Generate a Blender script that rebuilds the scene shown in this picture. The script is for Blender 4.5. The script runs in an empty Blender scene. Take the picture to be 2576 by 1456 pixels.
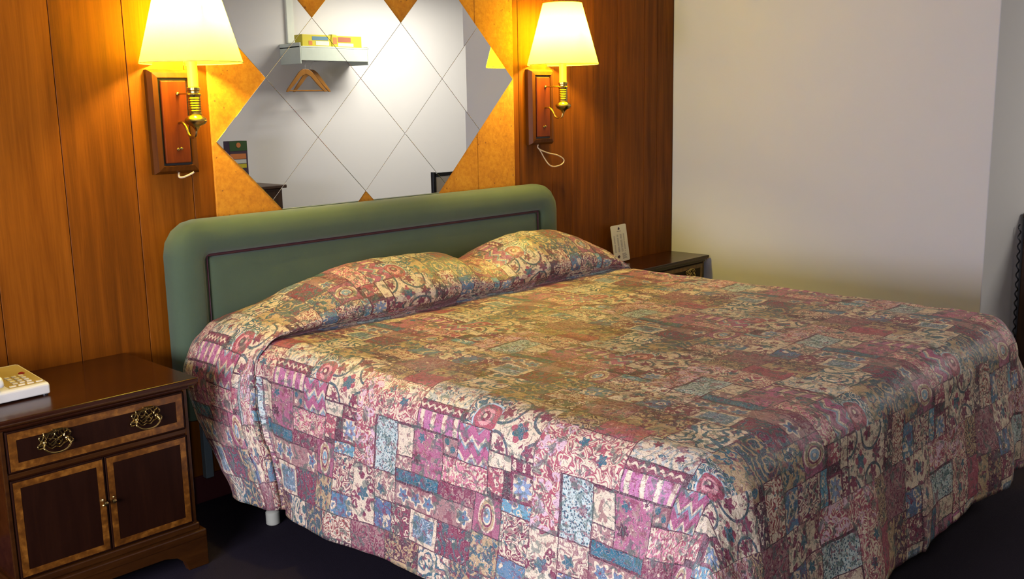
import bpy, bmesh, math, random
from mathutils import Vector, Matrix, noise
PI = math.pi
random.seed(7)
S = bpy.context.scene
COL = S.collection

# ------------------------------------------------------------------ camera
Z0 = 1.29
cam = bpy.data.objects.new('camera', bpy.data.cameras.new('camera'))
COL.objects.link(cam)
cam.data.sensor_width = 36.0
cam.data.lens = 36.0 * 2511.7 / 2576.0
cam.data.clip_start = 0.05
yaw, pitch, roll = math.radians(46.067), math.radians(10.583), math.radians(-1.086)
f = Vector((math.sin(yaw) * math.cos(pitch), math.cos(yaw) * math.cos(pitch), -math.sin(pitch)))
r0 = Vector((math.cos(yaw), -math.sin(yaw), 0)); u0 = r0.cross(f)
r = r0 * math.cos(roll) + u0 * math.sin(roll); u = u0 * math.cos(roll) - r0 * math.sin(roll)
M = Matrix((r, u, -f)).transposed().to_4x4(); M.translation = Vector((-2.696, -3.206, 0.115 + Z0))
cam.matrix_world = M
S.camera = cam

# ------------------------------------------------------------------ world, light, exposure
S.view_settings.view_transform = 'Standard'
S.view_settings.look = 'None'
S.view_settings.gamma = 1.0
S.view_settings.exposure = 0.0
S.view_settings.use_curve_mapping = False
W = bpy.data.worlds.new('world'); S.world = W; W.use_nodes = True
W.node_tree.nodes['Background'].inputs[0].default_value = (0.55, 0.72, 1.0, 1)
W.node_tree.nodes['Background'].inputs[1].default_value = 1.0

def area(name, loc, rot, sx, sy, power, color):
    l = bpy.data.lights.new(name, 'AREA'); l.shape = 'RECTANGLE'; l.size = sx; l.size_y = sy
    l.energy = power; l.color = color
    o = bpy.data.objects.new(name, l); COL.objects.link(o); o.location = loc; o.rotation_euler = rot
    return o
# daylight entering through the window in the left wall
WY0, WY1, WZ0, WZ1 = -2.45, -0.95, 0.55, 1.45
area('window_daylight', (-3.66, (WY0 + WY1) / 2, (WZ0 + WZ1) / 2), (0, -PI / 2, 0), WZ1 - WZ0, WY1 - WY0, 145, (0.84, 0.82, 1.0))
# the photographer's flash, fired beside the lens
fl_ = bpy.data.lights.new('photographer_flash', 'SPOT'); fl_.energy = 48; fl_.color = (0.80, 0.84, 1.0)
fl_.spot_size = math.radians(84); fl_.spot_blend = 0.6; fl_.shadow_soft_size = 0.035
flo = bpy.data.objects.new('photographer_flash', fl_); COL.objects.link(flo)
flo.matrix_world = Matrix.Translation(r * -0.05 + u * 0.07) @ M
# unseen lamp added over the vanity area to brighten the opposite wall
area('vanity_added_fill', (3.9, -4.0, 2.58), (0, 0, 0), 1.3, 0.5, 68, (1.0, 0.93, 0.84))
LAMP_COL = (1.0, 0.75, 0.16)
LAMP_STR = 1250.0

# ------------------------------------------------------------------ helpers
def tag(o, label=None, cat=None, group=None, kind=None):
    if label: o['label'] = label
    if cat: o['category'] = cat
    if group: o['group'] = group
    if kind: o['kind'] = kind
    return o

def empty(name, loc, rotz=0.0):
    o = bpy.data.objects.new(name, None); COL.objects.link(o)
    o.empty_display_size = 0.05
    o.location = loc; o.rotation_euler = (0, 0, rotz)
    return o

class MB:
    def __init__(s): s.bm = bmesh.new()
    def box(s, x0, x1, y0, y1, z0, z1, tone=None):
        L = None
        if tone is not None: L = s.bm.faces.layers.float.get('tone') or s.bm.faces.layers.float.new('tone')
        v = [s.bm.verts.new(p) for p in ((x0, y0, z0), (x1, y0, z0), (x1, y1, z0), (x0, y1, z0),
                                         (x0, y0, z1), (x1, y0, z1), (x1, y1, z1), (x0, y1, z1))]
        fs = [s.bm.faces.new([v[i] for i in q]) for q in
              ((3, 2, 1, 0), (4, 5, 6, 7), (0, 1, 5, 4), (1, 2, 6, 5), (2, 3, 7, 6), (3, 0, 4, 7))]
        if tone is not None:
            for q in fs: q[L] = tone
        return s
    def prism(s, poly, axis, a, b):
        # poly: 2D points; axis: extrusion axis; a, b: extent along it
        def P(q, t):
            if axis == 'x': return (t, q[0], q[1])
            if axis == 'y': return (q[0], t, q[1])
            return (q[0], q[1], t)
        A = [s.bm.verts.new(P(q, a)) for q in poly]; B = [s.bm.verts.new(P(q, b)) for q in poly]
        n = len(poly)
        s.bm.faces.new(A); s.bm.faces.new(list(reversed(B)))
        for i in range(n): s.bm.faces.new([A[i], B[i], B[(i + 1) % n], A[(i + 1) % n]])
        return s
    def lathe(s, prof, seg=32, c=(0, 0, 0), cap=True, axis='z'):
        rings = []
        for (rr, z) in prof:
            ring = []
            for i in range(seg):
                a = 2 * PI * i / seg
                p = Vector((rr * math.cos(a), rr * math.sin(a), z))
                if axis == 'y': p = Vector((p.x, -p.z, p.y))
                if axis == 'x': p = Vector((p.z, p.x, p.y))
                ring.append(s.bm.verts.new(p + Vector(c)))
            rings.append(ring)
        for A, B in zip(rings, rings[1:]):
            for i in range(seg):
                s.bm.faces.new([A[i], A[(i + 1) % seg], B[(i + 1) % seg], B[i]])
        if cap:
            for q in (rings[0], rings[-1]):
                try: s.bm.faces.new(q)
                except Exception: pass
        return s
    def tube(s, pts, rad, seg=8, closed=False, smooth=True, steps=6):
        pts = [Vector(p) for p in pts]
        if smooth and len(pts) > 2:
            n = len(pts); out = []
            rng = range(n) if closed else range(n - 1)
            for i in rng:
                p0 = pts[(i - 1) % n] if (closed or i > 0) else pts[0] * 2 - pts[1]
                p1 = pts[i]; p2 = pts[(i + 1) % n]
                p3 = pts[(i + 2) % n] if (closed or i + 2 < n) else p2 * 2 - p1
                for k in range(steps):
                    t = k / steps
                    out.append(0.5 * ((2 * p1) + (p2 - p0) * t + (2 * p0 - 5 * p1 + 4 * p2 - p3) * t * t + (3 * p1 - p0 - 3 * p2 + p3) * t ** 3))
            if not closed: out.append(pts[-1])
            pts = out
        n = len(pts); rings = []
        up = Vector((0.123, 0.31, 0.94)).normalized()
        for i, p in enumerate(pts):
            if closed: d = pts[(i + 1) % n] - pts[i - 1]
            else: d = pts[min(i + 1, n - 1)] - pts[max(i - 1, 0)]
            d.normalize()
            a = d.cross(up)
            if a.length < 0.05: a = d.cross(Vector((1, 0, 0)))
            a.normalize(); b = d.cross(a)
            up = (-b if b.dot(up) < 0 else b) if False else up
            rings.append([s.bm.verts.new(p + (a * math.cos(2 * PI * k / seg) + b * math.sin(2 * PI * k / seg)) * rad) for k in range(seg)])
        for i in range(n if closed else n - 1):
            A, B = rings[i], rings[(i + 1) % n]
            for k in range(seg): s.bm.faces.new([A[k], A[(k + 1) % seg], B[(k + 1) % seg], B[k]])
        if not closed: s.bm.faces.new(rings[0]); s.bm.faces.new(list(reversed(rings[-1])))
        return s
    def sphere(s, c, rad, seg=16, sc=(1, 1, 1)):
        m = Matrix.Translation(c) @ Matrix.Diagonal((sc[0], sc[1], sc[2], 1))
        bmesh.ops.create_uvsphere(s.bm, u_segments=seg, v_segments=seg // 2, radius=rad, matrix=m)
        return s
    def build(s, name, mat, parent=None, bevel=0.0, smooth=None, seg=2):
        bmesh.ops.recalc_face_normals(s.bm, faces=s.bm.faces)
        me = bpy.data.meshes.new(name); s.bm.to_mesh(me); s.bm.free()
        o = bpy.data.objects.new(name, me); COL.objects.link(o)
        if isinstance(mat, (list, tuple)):
            for m_ in mat: me.materials.append(m_)
        elif mat: me.materials.append(mat)
        if parent: o.parent = parent
        if smooth is None: smooth = False
        if smooth:
            me.polygons.foreach_set('use_smooth', [True] * len(me.polygons))
            try: me.set_sharp_from_angle(angle=math.radians(40))
            except Exception: pass
        if bevel:
            b = o.modifiers.new('bevel', 'BEVEL'); b.width = bevel; b.segments = seg; b.limit_method = 'ANGLE'
            b.harden_normals = False
        return o

# ------------------------------------------------------------------ node helpers
class Mat:
    def __init__(s, name):
        s.m = bpy.data.materials.new(name); s.m.use_nodes = True
        s.t = s.m.node_tree; s.n = s.t.nodes
        s.b = s.n['Principled BSDF']; s.out = s.n['Material Output']
    def link(s, a, b): s.t.links.new(a, b)
    def setin(s, sock, v):
        if isinstance(v, V): s.link(v.s, sock)
        elif isinstance(v, (tuple, list)):
            sock.default_value = tuple(v) + ((1,) if len(v) == 3 and len(sock.default_value) == 4 else ())
        else: sock.default_value = v
    def node(s, typ, **kw):
        n = s.n.new(typ)
        for k, v in kw.items(): setattr(n, k, v)
        return n
    def math(s, op, *a):
        n = s.n.new('ShaderNodeMath'); n.operation = op
        for i, x in enumerate(a): s.setin(n.inputs[i], x)
        return V(s, n.outputs[0])
    def mix(s, fac, a, b):
        n = s.n.new('ShaderNodeMix'); n.data_type = 'RGBA'
        s.setin(n.inputs[0], fac); s.setin(n.inputs[6], a); s.setin(n.inputs[7], b)
        return V(s, n.outputs[2])
    def coord(s, kind='Object', scale=None):
        n = s.n.new('ShaderNodeTexCoord'); v = n.outputs[kind]
        if scale:
            mp = s.n.new('ShaderNodeMapping'); s.link(v, mp.inputs[0]); mp.inputs['Scale'].default_value = scale; v = mp.outputs[0]
        return V(s, v)
    def noise(s, vec, scale, detail=3, rough=0.5, dist=0.0, out=0):
        n = s.n.new('ShaderNodeTexNoise'); s.link(vec.s, n.inputs['Vector'])
        n.inputs['Scale'].default_value = scale; n.inputs['Detail'].default_value = detail
        n.inputs['Roughness'].default_value = rough; n.inputs['Distortion'].default_value = dist
        return V(s, n.outputs[out])
    def voronoi(s, vec, scale, feature='F1', rnd=1.0):
        n = s.n.new('ShaderNodeTexVoronoi'); n.feature = feature; s.link(vec.s, n.inputs['Vector'])
        n.inputs['Scale'].default_value = scale; n.inputs['Randomness'].default_value = rnd
        return V(s, n.outputs['Distance']), (V(s, n.outputs['Color']) if feature != 'DISTANCE_TO_EDGE' else None)
    def ramp(s, fac, stops):
        n = s.n.new('ShaderNodeValToRGB'); s.link(fac.s, n.inputs[0])
        e = n.color_ramp.elements
        while len(e) < len(stops): e.new(0.5)
        for k, (p, c) in enumerate(stops): e[k].position = p; e[k].color = tuple(c) + (1,)
        return V(s, n.outputs[0])
    def bump(s, h, strength=0.3, dist=0.01):
        n = s.n.new('ShaderNodeBump'); s.link(h.s, n.inputs['Height'])
        n.inputs['Strength'].default_value = strength; n.inputs['Distance'].default_value = dist
        s.link(n.outputs[0], s.b.inputs['Normal'])
    def set(s, **kw):
        for k, v in kw.items():
            nm = {'color': 'Base Color', 'rough': 'Roughness', 'metal': 'Metallic', 'spec': 'Specular IOR Level',
                  'coat': 'Coat Weight', 'coatr': 'Coat Roughness', 'sheen': 'Sheen Weight', 'emis': 'Emission Color', 'emis_s': 'Emission Strength'}[k]
            s.setin(s.b.inputs[nm], v)
        return s

class V:
    def __init__(s, m, sock): s.m = m; s.s = sock
    def __add__(s, o): return s.m.math('ADD', s, o)
    def __radd__(s, o): return s.m.math('ADD', o, s)
    def __sub__(s, o): return s.m.math('SUBTRACT', s, o)
    def __rsub__(s, o): return s.m.math('SUBTRACT', o, s)
    def __mul__(s, o): return s.m.math('MULTIPLY', s, o)
    __rmul__ = __mul__
    def __truediv__(s, o): return s.m.math('DIVIDE', s, o)
    def lt(s, o): return s.m.math('LESS_THAN', s, o)
    def gt(s, o): return s.m.math('GREATER_THAN', s, o)
    def near(s, c, w): return s.m.math('COMPARE', s, c, w)
    def mod(s, o): return s.m.math('FLOORED_MODULO', s, o)
    def abs(s): return s.m.math('ABSOLUTE', s)
    def max(s, o): return s.m.math('MAXIMUM', s, o)
    def min(s, o): return s.m.math('MINIMUM', s, o)

def simple(name, color, rough=0.5, metal=0.0, var=0.06, scale=20, bump=0.0, bscale=200, **kw):
    m = Mat(name); c = m.coord('Object')
    nz = m.noise(c, scale, 4)
    lo = tuple(max(0, x * (1 - var)) for x in color); hi = tuple(min(1, x * (1 + var)) for x in color)
    m.set(color=m.mix(nz, lo, hi), rough=rough, metal=metal, **kw)
    if bump: m.bump(m.noise(c, bscale, 3), bump, 0.002)
    return m.m

def wood(name, dark, mid, light, rough=0.35, grain=(14, 14, 0.9), sc=3.0, coat=0.0, tone=False, bump=0.05, spec=0.5, tvar=0.35):
    m = Mat(name); c = m.coord('Object', grain)
    n1 = m.noise(c, sc, 6, 0.6, 0.6)
    c2 = m.coord('Object', (grain[0] * 5, grain[1] * 5, grain[2] * 1.5))
    n2 = m.noise(c2, sc * 2, 3, 0.6)
    fac = n1 * 0.75 + n2 * 0.25
    if tone:
        a = m.node('ShaderNodeAttribute', attribute_name='tone')
        fac = fac + (V(m, a.outputs['Fac']) - 0.5) * tvar
    m.set(color=m.ramp(fac, [(0.28, dark), (0.5, mid), (0.72, light)]), rough=rough, coat=coat, spec=spec)
    if coat: m.set(coatr=0.08)
    m.bump(n2, bump, 0.002)
    return m.m

MT = {}
MT['panel'] = wood('wood_paneling', (0.095, 0.026, 0.0010), (0.18, 0.049, 0.0020), (0.265, 0.078, 0.004), rough=0.5, tone=True, sc=1.6, tvar=0.42, spec=0.12)
MT['plaque'] = wood('plaque_wood', (0.055, 0.015, 0.0008), (0.085, 0.024, 0.0015), (0.12, 0.036, 0.003), rough=0.45, spec=0.15)
MT['plaque_in'] = wood('plaque_red_wood', (0.08, 0.013, 0.0015), (0.12, 0.021, 0.002), (0.16, 0.033, 0.003), rough=0.4, spec=0.2)
MT['dark'] = wood('mahogany', (0.016, 0.0036, 0.0012), (0.029, 0.007, 0.002), (0.046, 0.012, 0.003), rough=0.24, coat=0.22, spec=0.3, grain=(1.2, 12, 12), sc=3, bump=0.03)
MT['dark_v'] = wood('mahogany_panel', (0.011, 0.003, 0.0012), (0.016, 0.0045, 0.0018), (0.024, 0.007, 0.0025), rough=0.4, coat=0.0, spec=0.15, grain=(12, 12, 1.2), sc=3, bump=0.03)
MT['mould'] = wood('mahogany_moulding', (0.022, 0.006, 0.0012), (0.040, 0.0125, 0.002), (0.06, 0.020, 0.003), rough=0.28, coat=0.25, spec=0.3, grain=(1.2, 12, 12), sc=3, bump=0.03)
m = Mat('satinwood_inlay'); c = m.coord('Object'); nz = m.noise(c, 45, 4, 0.6); n2 = m.noise(c, 9, 2)
m.set(color=m.ramp(nz * 0.7 + n2 * 0.3, [(0.35, (0.07, 0.022, 0.002)), (0.5, (0.13, 0.043, 0.004)), (0.64, (0.26, 0.10, 0.012))]), rough=0.3, coat=0.3)
MT['inlay'] = m.m
m = Mat('cork'); c = m.coord('Object'); n1 = m.noise(c, 60, 5, 0.65); n3 = m.noise(c, 8, 3)
d, _ = m.voronoi(c, 42); spot = d.lt(0.16) * m.noise(c, 10, 2).gt(0.56)
base = m.ramp(n1 * 0.7 + n3 * 0.3, [(0.3, (0.36, 0.120, 0.004)), (0.5, (0.52, 0.20, 0.006)), (0.72, (0.62, 0.28, 0.015))])
m.set(color=m.mix(spot * 0.75, base, (0.16, 0.05, 0.012)), rough=0.85); m.bump(n1, 0.4, 0.003)
MT['cork'] = m.m
m = Mat('mirror_glass'); m.set(color=(0.86, 0.885, 0.865), rough=0.0, metal=1.0)
nz = m.noise(m.coord('Object'), 3, 2); m.set(rough=nz * 0.006)
MT['mirror'] = m.m
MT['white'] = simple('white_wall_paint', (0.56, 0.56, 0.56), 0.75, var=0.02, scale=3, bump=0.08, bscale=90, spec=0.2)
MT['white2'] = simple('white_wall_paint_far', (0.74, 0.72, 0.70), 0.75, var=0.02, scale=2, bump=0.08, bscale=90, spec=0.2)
MT['trim'] = simple('white_trim', (0.72, 0.75, 0.66), 0.5)
MT['ceil'] = simple('ceiling_white', (0.75, 0.73, 0.70), 0.8)
m = Mat('carpet'); c = m.coord('Object'); n1 = m.noise(c, 350, 3, 0.7); n2 = m.noise(c, 4, 3)
m.set(color=m.mix(n1, (0.006, 0.0045, 0.008), (0.030, 0.023, 0.034)), rough=0.95, spec=0.1); m.bump(n1, 0.6, 0.004)
MT['carpet'] = m.m
MT['velour'] = simple('green_velour', (0.070, 0.102, 0.058), 0.85, var=0.12, scale=6, bump=0.15, bscale=400, sheen=0.25, spec=0.15)
MT['piping'] = simple('maroon_piping', (0.045, 0.008, 0.014), 0.6)
MT['brass'] = simple('antique_brass', (0.46, 0.34, 0.12), 0.25, 1.0, var=0.25, scale=40)
MT['chrome'] = simple('steel', (0.6, 0.6, 0.6), 0.3, 1.0)
MT['candle'] = simple('yellow_candle_sleeve', (0.75, 0.60, 0.10), 0.5)
MT['cordm'] = simple('cream_cord', (0.62, 0.48, 0.30), 0.6)
MT['phone'] = simple('cream_plastic', (0.62, 0.60, 0.52), 0.35)
MT['phone_f'] = simple('tan_faceplate', (0.36, 0.26, 0.08), 0.4)
MT['key'] = simple('cream_keys', (0.66, 0.60, 0.44), 0.4)
MT['red'] = simple('red_plastic', (0.22, 0.01, 0.01), 0.3)
MT['black'] = simple('black_plastic', (0.01, 0.01, 0.012), 0.4)
MT['card'] = simple('white_card', (0.66, 0.62, 0.56), 0.6)
MT['ink'] = simple('grey_print', (0.24, 0.22, 0.22), 0.7)
MT['inkd'] = simple('dark_print', (0.06, 0.03, 0.05), 0.7)
MT['mattress'] = simple('mattress_ticking', (0.25, 0.24, 0.24), 0.9)
MT['boxs'] = simple('box_spring_cloth', (0.05, 0.05, 0.055), 0.95)
MT['metal'] = simple('grey_painted_steel', (0.16, 0.20, 0.21), 0.5)
MT['caster'] = simple('clear_plastic', (0.45, 0.45, 0.36), 0.2)
MT['base'] = simple('dark_red_baseboard', (0.07, 0.008, 0.010), 0.6)
MT['hanger'] = simple('hanger_wood', (0.33, 0.135, 0.014), 0.4, var=0.2)
MT['rack'] = simple('rack_enamel', (0.60, 0.66, 0.56), 0.35)
MT['boxy'] = simple('yellow_cardboard', (0.60, 0.50, 0.02), 0.5)
MT['boxb'] = simple('blue_print', (0.10, 0.22, 0.30), 0.5)
MT['boxr'] = simple('red_brown_print', (0.38, 0.12, 0.06), 0.5)
MT['boxw'] = simple('pale_print', (0.60, 0.62, 0.56), 0.5)
MT['green'] = simple('dark_green_print', (0.035, 0.09, 0.02), 0.5)
MT['orange'] = simple('orange_print', (0.62, 0.20, 0.05), 0.5)
MT['oldwood'] = wood('dark_cabinet_wood', (0.030, 0.012, 0.004), (0.055, 0.022, 0.007), (0.085, 0.036, 0.012), rough=0.4)
# lamp shade: thin cloth that lets the bulb's light through, with yellow emission added for more glow
m = Mat('lamp_shade_cloth')
tr = m.node('ShaderNodeBsdfTranslucent'); df = m.node('ShaderNodeBsdfDiffuse'); mx = m.node('ShaderNodeMixShader')
c = m.coord('Object'); w = m.noise(c, 300, 2)
col = m.mix(w, (0.97, 0.86, 0.085), (0.99, 0.90, 0.11))
m.link(col.s, tr.inputs[0]); m.link(col.s, df.inputs[0]); mx.inputs[0].default_value = 0.22
m.link(tr.outputs[0], mx.inputs[1]); m.link(df.outputs[0], mx.inputs[2])
em = m.node('ShaderNodeEmission'); em.inputs[0].default_value = (1.0, 0.82, 0.003, 1); em.inputs[1].default_value = 7.0
ad = m.node('ShaderNodeAddShader'); m.link(mx.outputs[0], ad.inputs[0]); m.link(em.outputs[0], ad.inputs[1]); m.link(ad.outputs[0], m.out.inputs[0])
MT['shade'] = m.m
m = Mat('bulb_glow'); m.set(color=(1, 1, 1), emis=LAMP_COL, emis_s=LAMP_STR)
nz = m.noise(m.coord('Object'), 5, 1); m.set(rough=nz * 0.2 + 0.2)
MT['bulb'] = m.m
m = Mat('window_glass')
g = m.node('ShaderNodeBsdfGlossy'); t_ = m.node('ShaderNodeBsdfTransparent'); mx = m.node('ShaderNodeMixShader'); g.inputs['Roughness'].default_value = 0.02
fr = m.node('ShaderNodeFresnel'); fr.inputs[0].default_value = 1.3
m.link(fr.outputs[0], mx.inputs[0]); m.link(t_.outputs[0], mx.inputs[1]); m.link(g.outputs[0], mx.inputs[2]); m.link(mx.outputs[0], m.out.inputs[0])
MT['glass'] = m.m

# ------------------------------------------------------------------ patchwork bedspread material
def quilt():
    m = Mat('patchwork_print')
    uvn = m.node('ShaderNodeUVMap', uv_map='UVMap')
    uv0 = V(m, uvn.outputs[0])
    # small wobble so that printed outlines look hand drawn
    wob = m.noise(uv0, 26, 2, out=1)
    vm = m.node('ShaderNodeVectorMath', operation='MULTIPLY_ADD'); m.link(wob.s, vm.inputs[0]); vm.inputs[1].default_value = (0.007, 0.007, 0); m.link(uv0.s, vm.inputs[2])
    vec = V(m, vm.outputs[0])
    wob2 = m.noise(uv0, 55, 2, out=1)
    vm2 = m.node('ShaderNodeVectorMath', operation='MULTIPLY_ADD'); m.link(wob2.s, vm2.inputs[0]); vm2.inputs[1].default_value = (0.022, 0.022, 0); m.link(uv0.s, vm2.inputs[2])
    vecw = V(m, vm2.outputs[0])
    sp = m.node('ShaderNodeSeparateXYZ'); m.link(vec.s, sp.inputs[0])
    PU, PV = 0.675, 0.640
    V0 = 0.400
    uu = (V(m, sp.outputs[0]) - (1.115 + 0.0035) + 0.09).mod(PU) - 0.09      # u in -.09 .. .585
    vv = (V(m, sp.outputs[1]) - V0 - 0.0035).mod(PV) + V0                    # w in .40 .. 1.04
    CR = (0.70, 0.58, 0.40); PK = (0.36, 0.075, 0.105); MG = (0.19, 0.033, 0.068); TL = (0.035, 0.13, 0.165)
    MV = (0.33, 0.18, 0.165); PL = (0.08, 0.03, 0.045); TN = (0.46, 0.33, 0.17); DT = (0.05, 0.10, 0.12); RD = (0.28, 0.06, 0.055)
    # shared motif fields
    dn, dc = m.voronoi(vec, 150)
    dots = dn.lt(0.40)
    vd, _ = m.voronoi(vecw, 34)
    ring = vd.near(0.33, 0.10)
    core = vd.lt(0.13)
    vd2, _ = m.voronoi(vecw, 62)
    ring2 = vd2.near(0.36, 0.10); core2 = vd2.lt(0.17)
    vn = m.noise(vec, 38, 1, 0.3, 0.5)
    vine = m.math('FRACT', vn * 7.0).lt(0.42)
    vn2 = m.noise(vec, 60, 1, 0.3, 0.7)
    big, _ = m.voronoi(vecw, 15)
    bring = m.math('FRACT', big * 4.2).lt(0.36)
    nz = m.noise(vec, 130, 3, 0.7)
    speck = nz.gt(0.58)
    blot = m.noise(vec, 45, 3, 0.6).gt(0.54)
    strU = m.math('FRACT', uu * 23.0).lt(0.34)
    strU2 = m.math('FRACT', uu * 70.0).lt(0.4)
    tri = (m.math('PINGPONG', uu * 1.0, 0.0235)) * 1.15
    zig = m.math('FRACT', (vv - tri) * 20.0)
    zigw = zig.lt(0.42); zigt = zig.near(0.36, 0.08)
    wave = m.math('SINE', uu * 260.0) * 0.004
    def R(u0, u1, w0, w1, g=0.0016):
        return uu.near((u0 + u1) / 2, (u1 - u0) / 2 - g) * vv.near((w0 + w1) / 2, (w1 - w0) / 2 - g)
    def dist(cu, cw, su=1.0):
        a = (uu - cu) * su; b = vv - cw
        return m.math('SQRT', a * a + b * b)
    def flowerd(cu, cw, k, ph=0.0):
        a = uu - cu; b = vv - cw
        ang = m.math('ARCTAN2', b, a)
        return m.math('SQRT', a * a + b * b) / (1.0 + m.math('SINE', ang * k + ph) * 0.28)
    def lay(a, *p):
        for mask, c in p: a = m.mix(mask, a, c)
        return a
    P = []
    def add(u0, u1, w0, w1, col, *ly):
        P.append((R(u0, u1, w0, w1), lay(col, *ly)))
    # ---- rows from the top (w grows towards the hem)
    add(-.09, .05, .40, .53, MV, (vine, MG), (core, CR))
    add(.05, .20, .40, .47, PL, (ring2, TN), (core2, RD))
    add(.20, .33, .40, .555, CR, (bring, TL), (core, MG))
    add(.05, .20, .47, .555, TN, (ring, MG), (core2, TL))
    add(.33, .445, .40, .50, DT, (bring, TN), (core, RD))
    add(.445, .585, .40, .475, CR, (vine, RD), (core, TL))
    add(.33, .48, .50, .60, TN, (ring, TL), (core, MG))
    add(.48, .585, .475, .53, PL, (ring2, CR))
    # pink plain field and pale border under it
    add(-.09, .035, .53, .605, TN, (vine, PL), (core2, CR))
    add(.035, .165, .53, .605, PK, (speck * blot, MG))
    add(-.09, .165, .605, .725, CR, (vine, PK), (flowerd(.035, .640, 5).lt(.012), TL), (flowerd(.10, .672, 5).lt(.013), TL), (core2 * blot, MG))
    add(.165, .34, .555, .645, CR, (bring, (0.42, 0.45, 0.40)), (flowerd(.21, .59, 5).lt(.010), MG), (flowerd(.285, .615, 6).lt(.010), MG), (ring2 * blot, TL))
    add(.165, .325, .645, .672, MG, ((vv - wave).near(.6585, .0035), CR))
    add(.165, .325, .672, .725, (0.44, 0.14, 0.28), (strU, CR), (strU2 * speck, MG))
    # teal paisley with a pink eye
    pd = flowerd(.395, .645, 1, 1.2)
    add(.34, .45, .575, .678, TL, (pd.lt(.047), (0.45, 0.58, 0.60)), (pd.lt(.041), PK), (pd.lt(.024), (0.66, 0.30, 0.30)), (pd.lt(.014), MG), (pd.lt(.006), CR), (vine * pd.gt(.047), CR))
    # circles of teal rings
    q = dist(.45, .60).near(.052, .004).max(dist(.595, .60).near(.052, .004)).max(dist(.45, .725).near(.048, .004)).max(dist(.595, .725).near(.048, .004)).max(dist(.52, .655).near(.0, .0))
    st = flowerd(.522, .66, 4, 0.6).lt(.024)
    add(.44, .595, .53, .725, CR, (ring2 * blot, MG), (st, PK), (flowerd(.522, .66, 4, 3.7).lt(.018), TL), (q, DT), (flowerd(.458, .62, 5).lt(.017), MG), (flowerd(.565, .60, 5).lt(.017), MG), (flowerd(.565, .705, 5).lt(.016), MG), (flowerd(.47, .71, 5).lt(.014), MG), (flowerd(.52, .575, 6).lt(.02), MG))
    # pink swirl column between repeats is painted over both ends of the tile
    add(-.09, -.005, .60, .875, PK, (vine, CR), (ring, (0.62, 0.42, 0.46)), (core, CR))
    # dotted teal patch, cream slip, star field
    add(0, .09, .725, .875, (0.46, 0.56, 0.50), (dots, (0.03, 0.11, 0.14)), (speck * blot, CR))
    add(.09, .155, .73, .815, CR, (core2 * blot, MG))
    add(.09, .155, .815, .852, MV, (ring2, CR))
    add(.155, .27, .728, .852, (0.38, 0.11, 0.19), (blot, MV), (core2, CR), (flowerd(.185, .752, 5).lt(.011), TL), (flowerd(.175, .81, 6).lt(.015), PL), (flowerd(.245, .735, 6).lt(.011), CR), (flowerd(.245, .735, 6).lt(.006), PL))
    add(.27, .325, .728, .775, MV, (dist(.285, .74).lt(.009), TL), (dist(.307, .757).lt(.009), TL), (dist(.285, .76).lt(.007), CR))
    add(.325, .437, .678, .778, (0.40, 0.10, 0.20), (zigw, (0.24, 0.34, 0.38)), (zig.lt(0.20), CR))
    add(.093, .262, .852, .887, (0.03, 0.15, 0.20), (ring2, (0.02, 0.09, 0.13)))
    add(.27, .437, .778, .846, CR, (vine, PK), (ring2, (0.60, 0.20, 0.26)))
    add(.262, .395, .846, .89, MG, (ring2, MV), (core, CR))
    add(.437, .515, .727, .766, CR, (core2 * blot, TN))
    add(.515, .595, .727, .757, MG, (ring2, CR))
    sq = R(.523, .587, .763, .826)
    add(.515, .595, .757, .832, MG, (sq, CR), (flowerd(.555, .795, 8).lt(.024), (0.20, 0.30, 0.42)), (dist(.555, .795).lt(.006), CR), (dist(.53, .77).lt(.005), PL), (dist(.58, .77).lt(.005), PL), (dist(.53, .82).lt(.005), PL), (dist(.58, .82).lt(.005), PL))
    add(.437, .49, .766, .832, PK, (ring2, CR))
    # oval medallion
    od = dist(.442, .893, 1.45)
    add(.395, .49, .846, .942, (0.34, 0.10, 0.16), (od.lt(.044), CR), (od.near(.034, .004), TN), (od.near(.026, .003), MG), (od.lt(.018), (0.20, 0.34, 0.42)), (od.lt(.006), CR))
    add(.49, .595, .832, .866, (0.10, 0.30, 0.38), (ring2, CR))
    add(.49, .595, .866, .975, CR, (vine, MG), (core, PK), (ring2 * blot, TL))
    add(-.09, 0, .875, 1.04, CR, (ring, MG), (core, PL), (flowerd(-.045, .955, 5).lt(.016), TL))
    add(0, .09, .875, .955, CR, (vine, MV), (core2, MG), (flowerd(.03, .925, 5).lt(.014), TL))
    # row of blue flowers on mauve
    row = MV
    fl = [flowerd(x, .921, 5, 0.5 * i) for i, x in enumerate((.125, .175, .228, .362))]
    lyr = [(core2 * blot, MG)]
    for d_ in fl: lyr += [(d_.lt(.023), CR), (d_.lt(.016), (0.10, 0.19, 0.28)), (d_.lt(.004), MG)]
    add(.09, .395, .89, .952, MV, *lyr)
    # lower patches
    add(0, .075, .955, 1.04, (0.08, 0.16, 0.27), (ring, CR), (core, CR), (ring2 * blot, MG))
    add(.075, .155, .955, 1.04, MG, (ring2, CR), (core, PK))
    mb = m.noise(vecw, 26, 2, 0.5, 2.5)
    add(.155, .27, .952, 1.04, CR, (R(.168, .257, .962, 1.03), (0.10, 0.19, 0.25)), (R(.168, .257, .962, 1.03) * mb.near(.5, .035), (0.40, 0.48, 0.50)))
    add(.27, .395, .952, 1.04, MG, (bring, DT), (core, CR), (core2, TL))
    add(.395, .49, .942, 1.04, TN, (blot, TL), (ring, DT), (core2, CR))
    add(.49, .595, .975, 1.04, (0.08, 0.20, 0.30), (ring, CR), (core2, MV))
    colr = PL
    for mask, c_ in P: colr = m.mix(mask, colr, c_)
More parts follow.
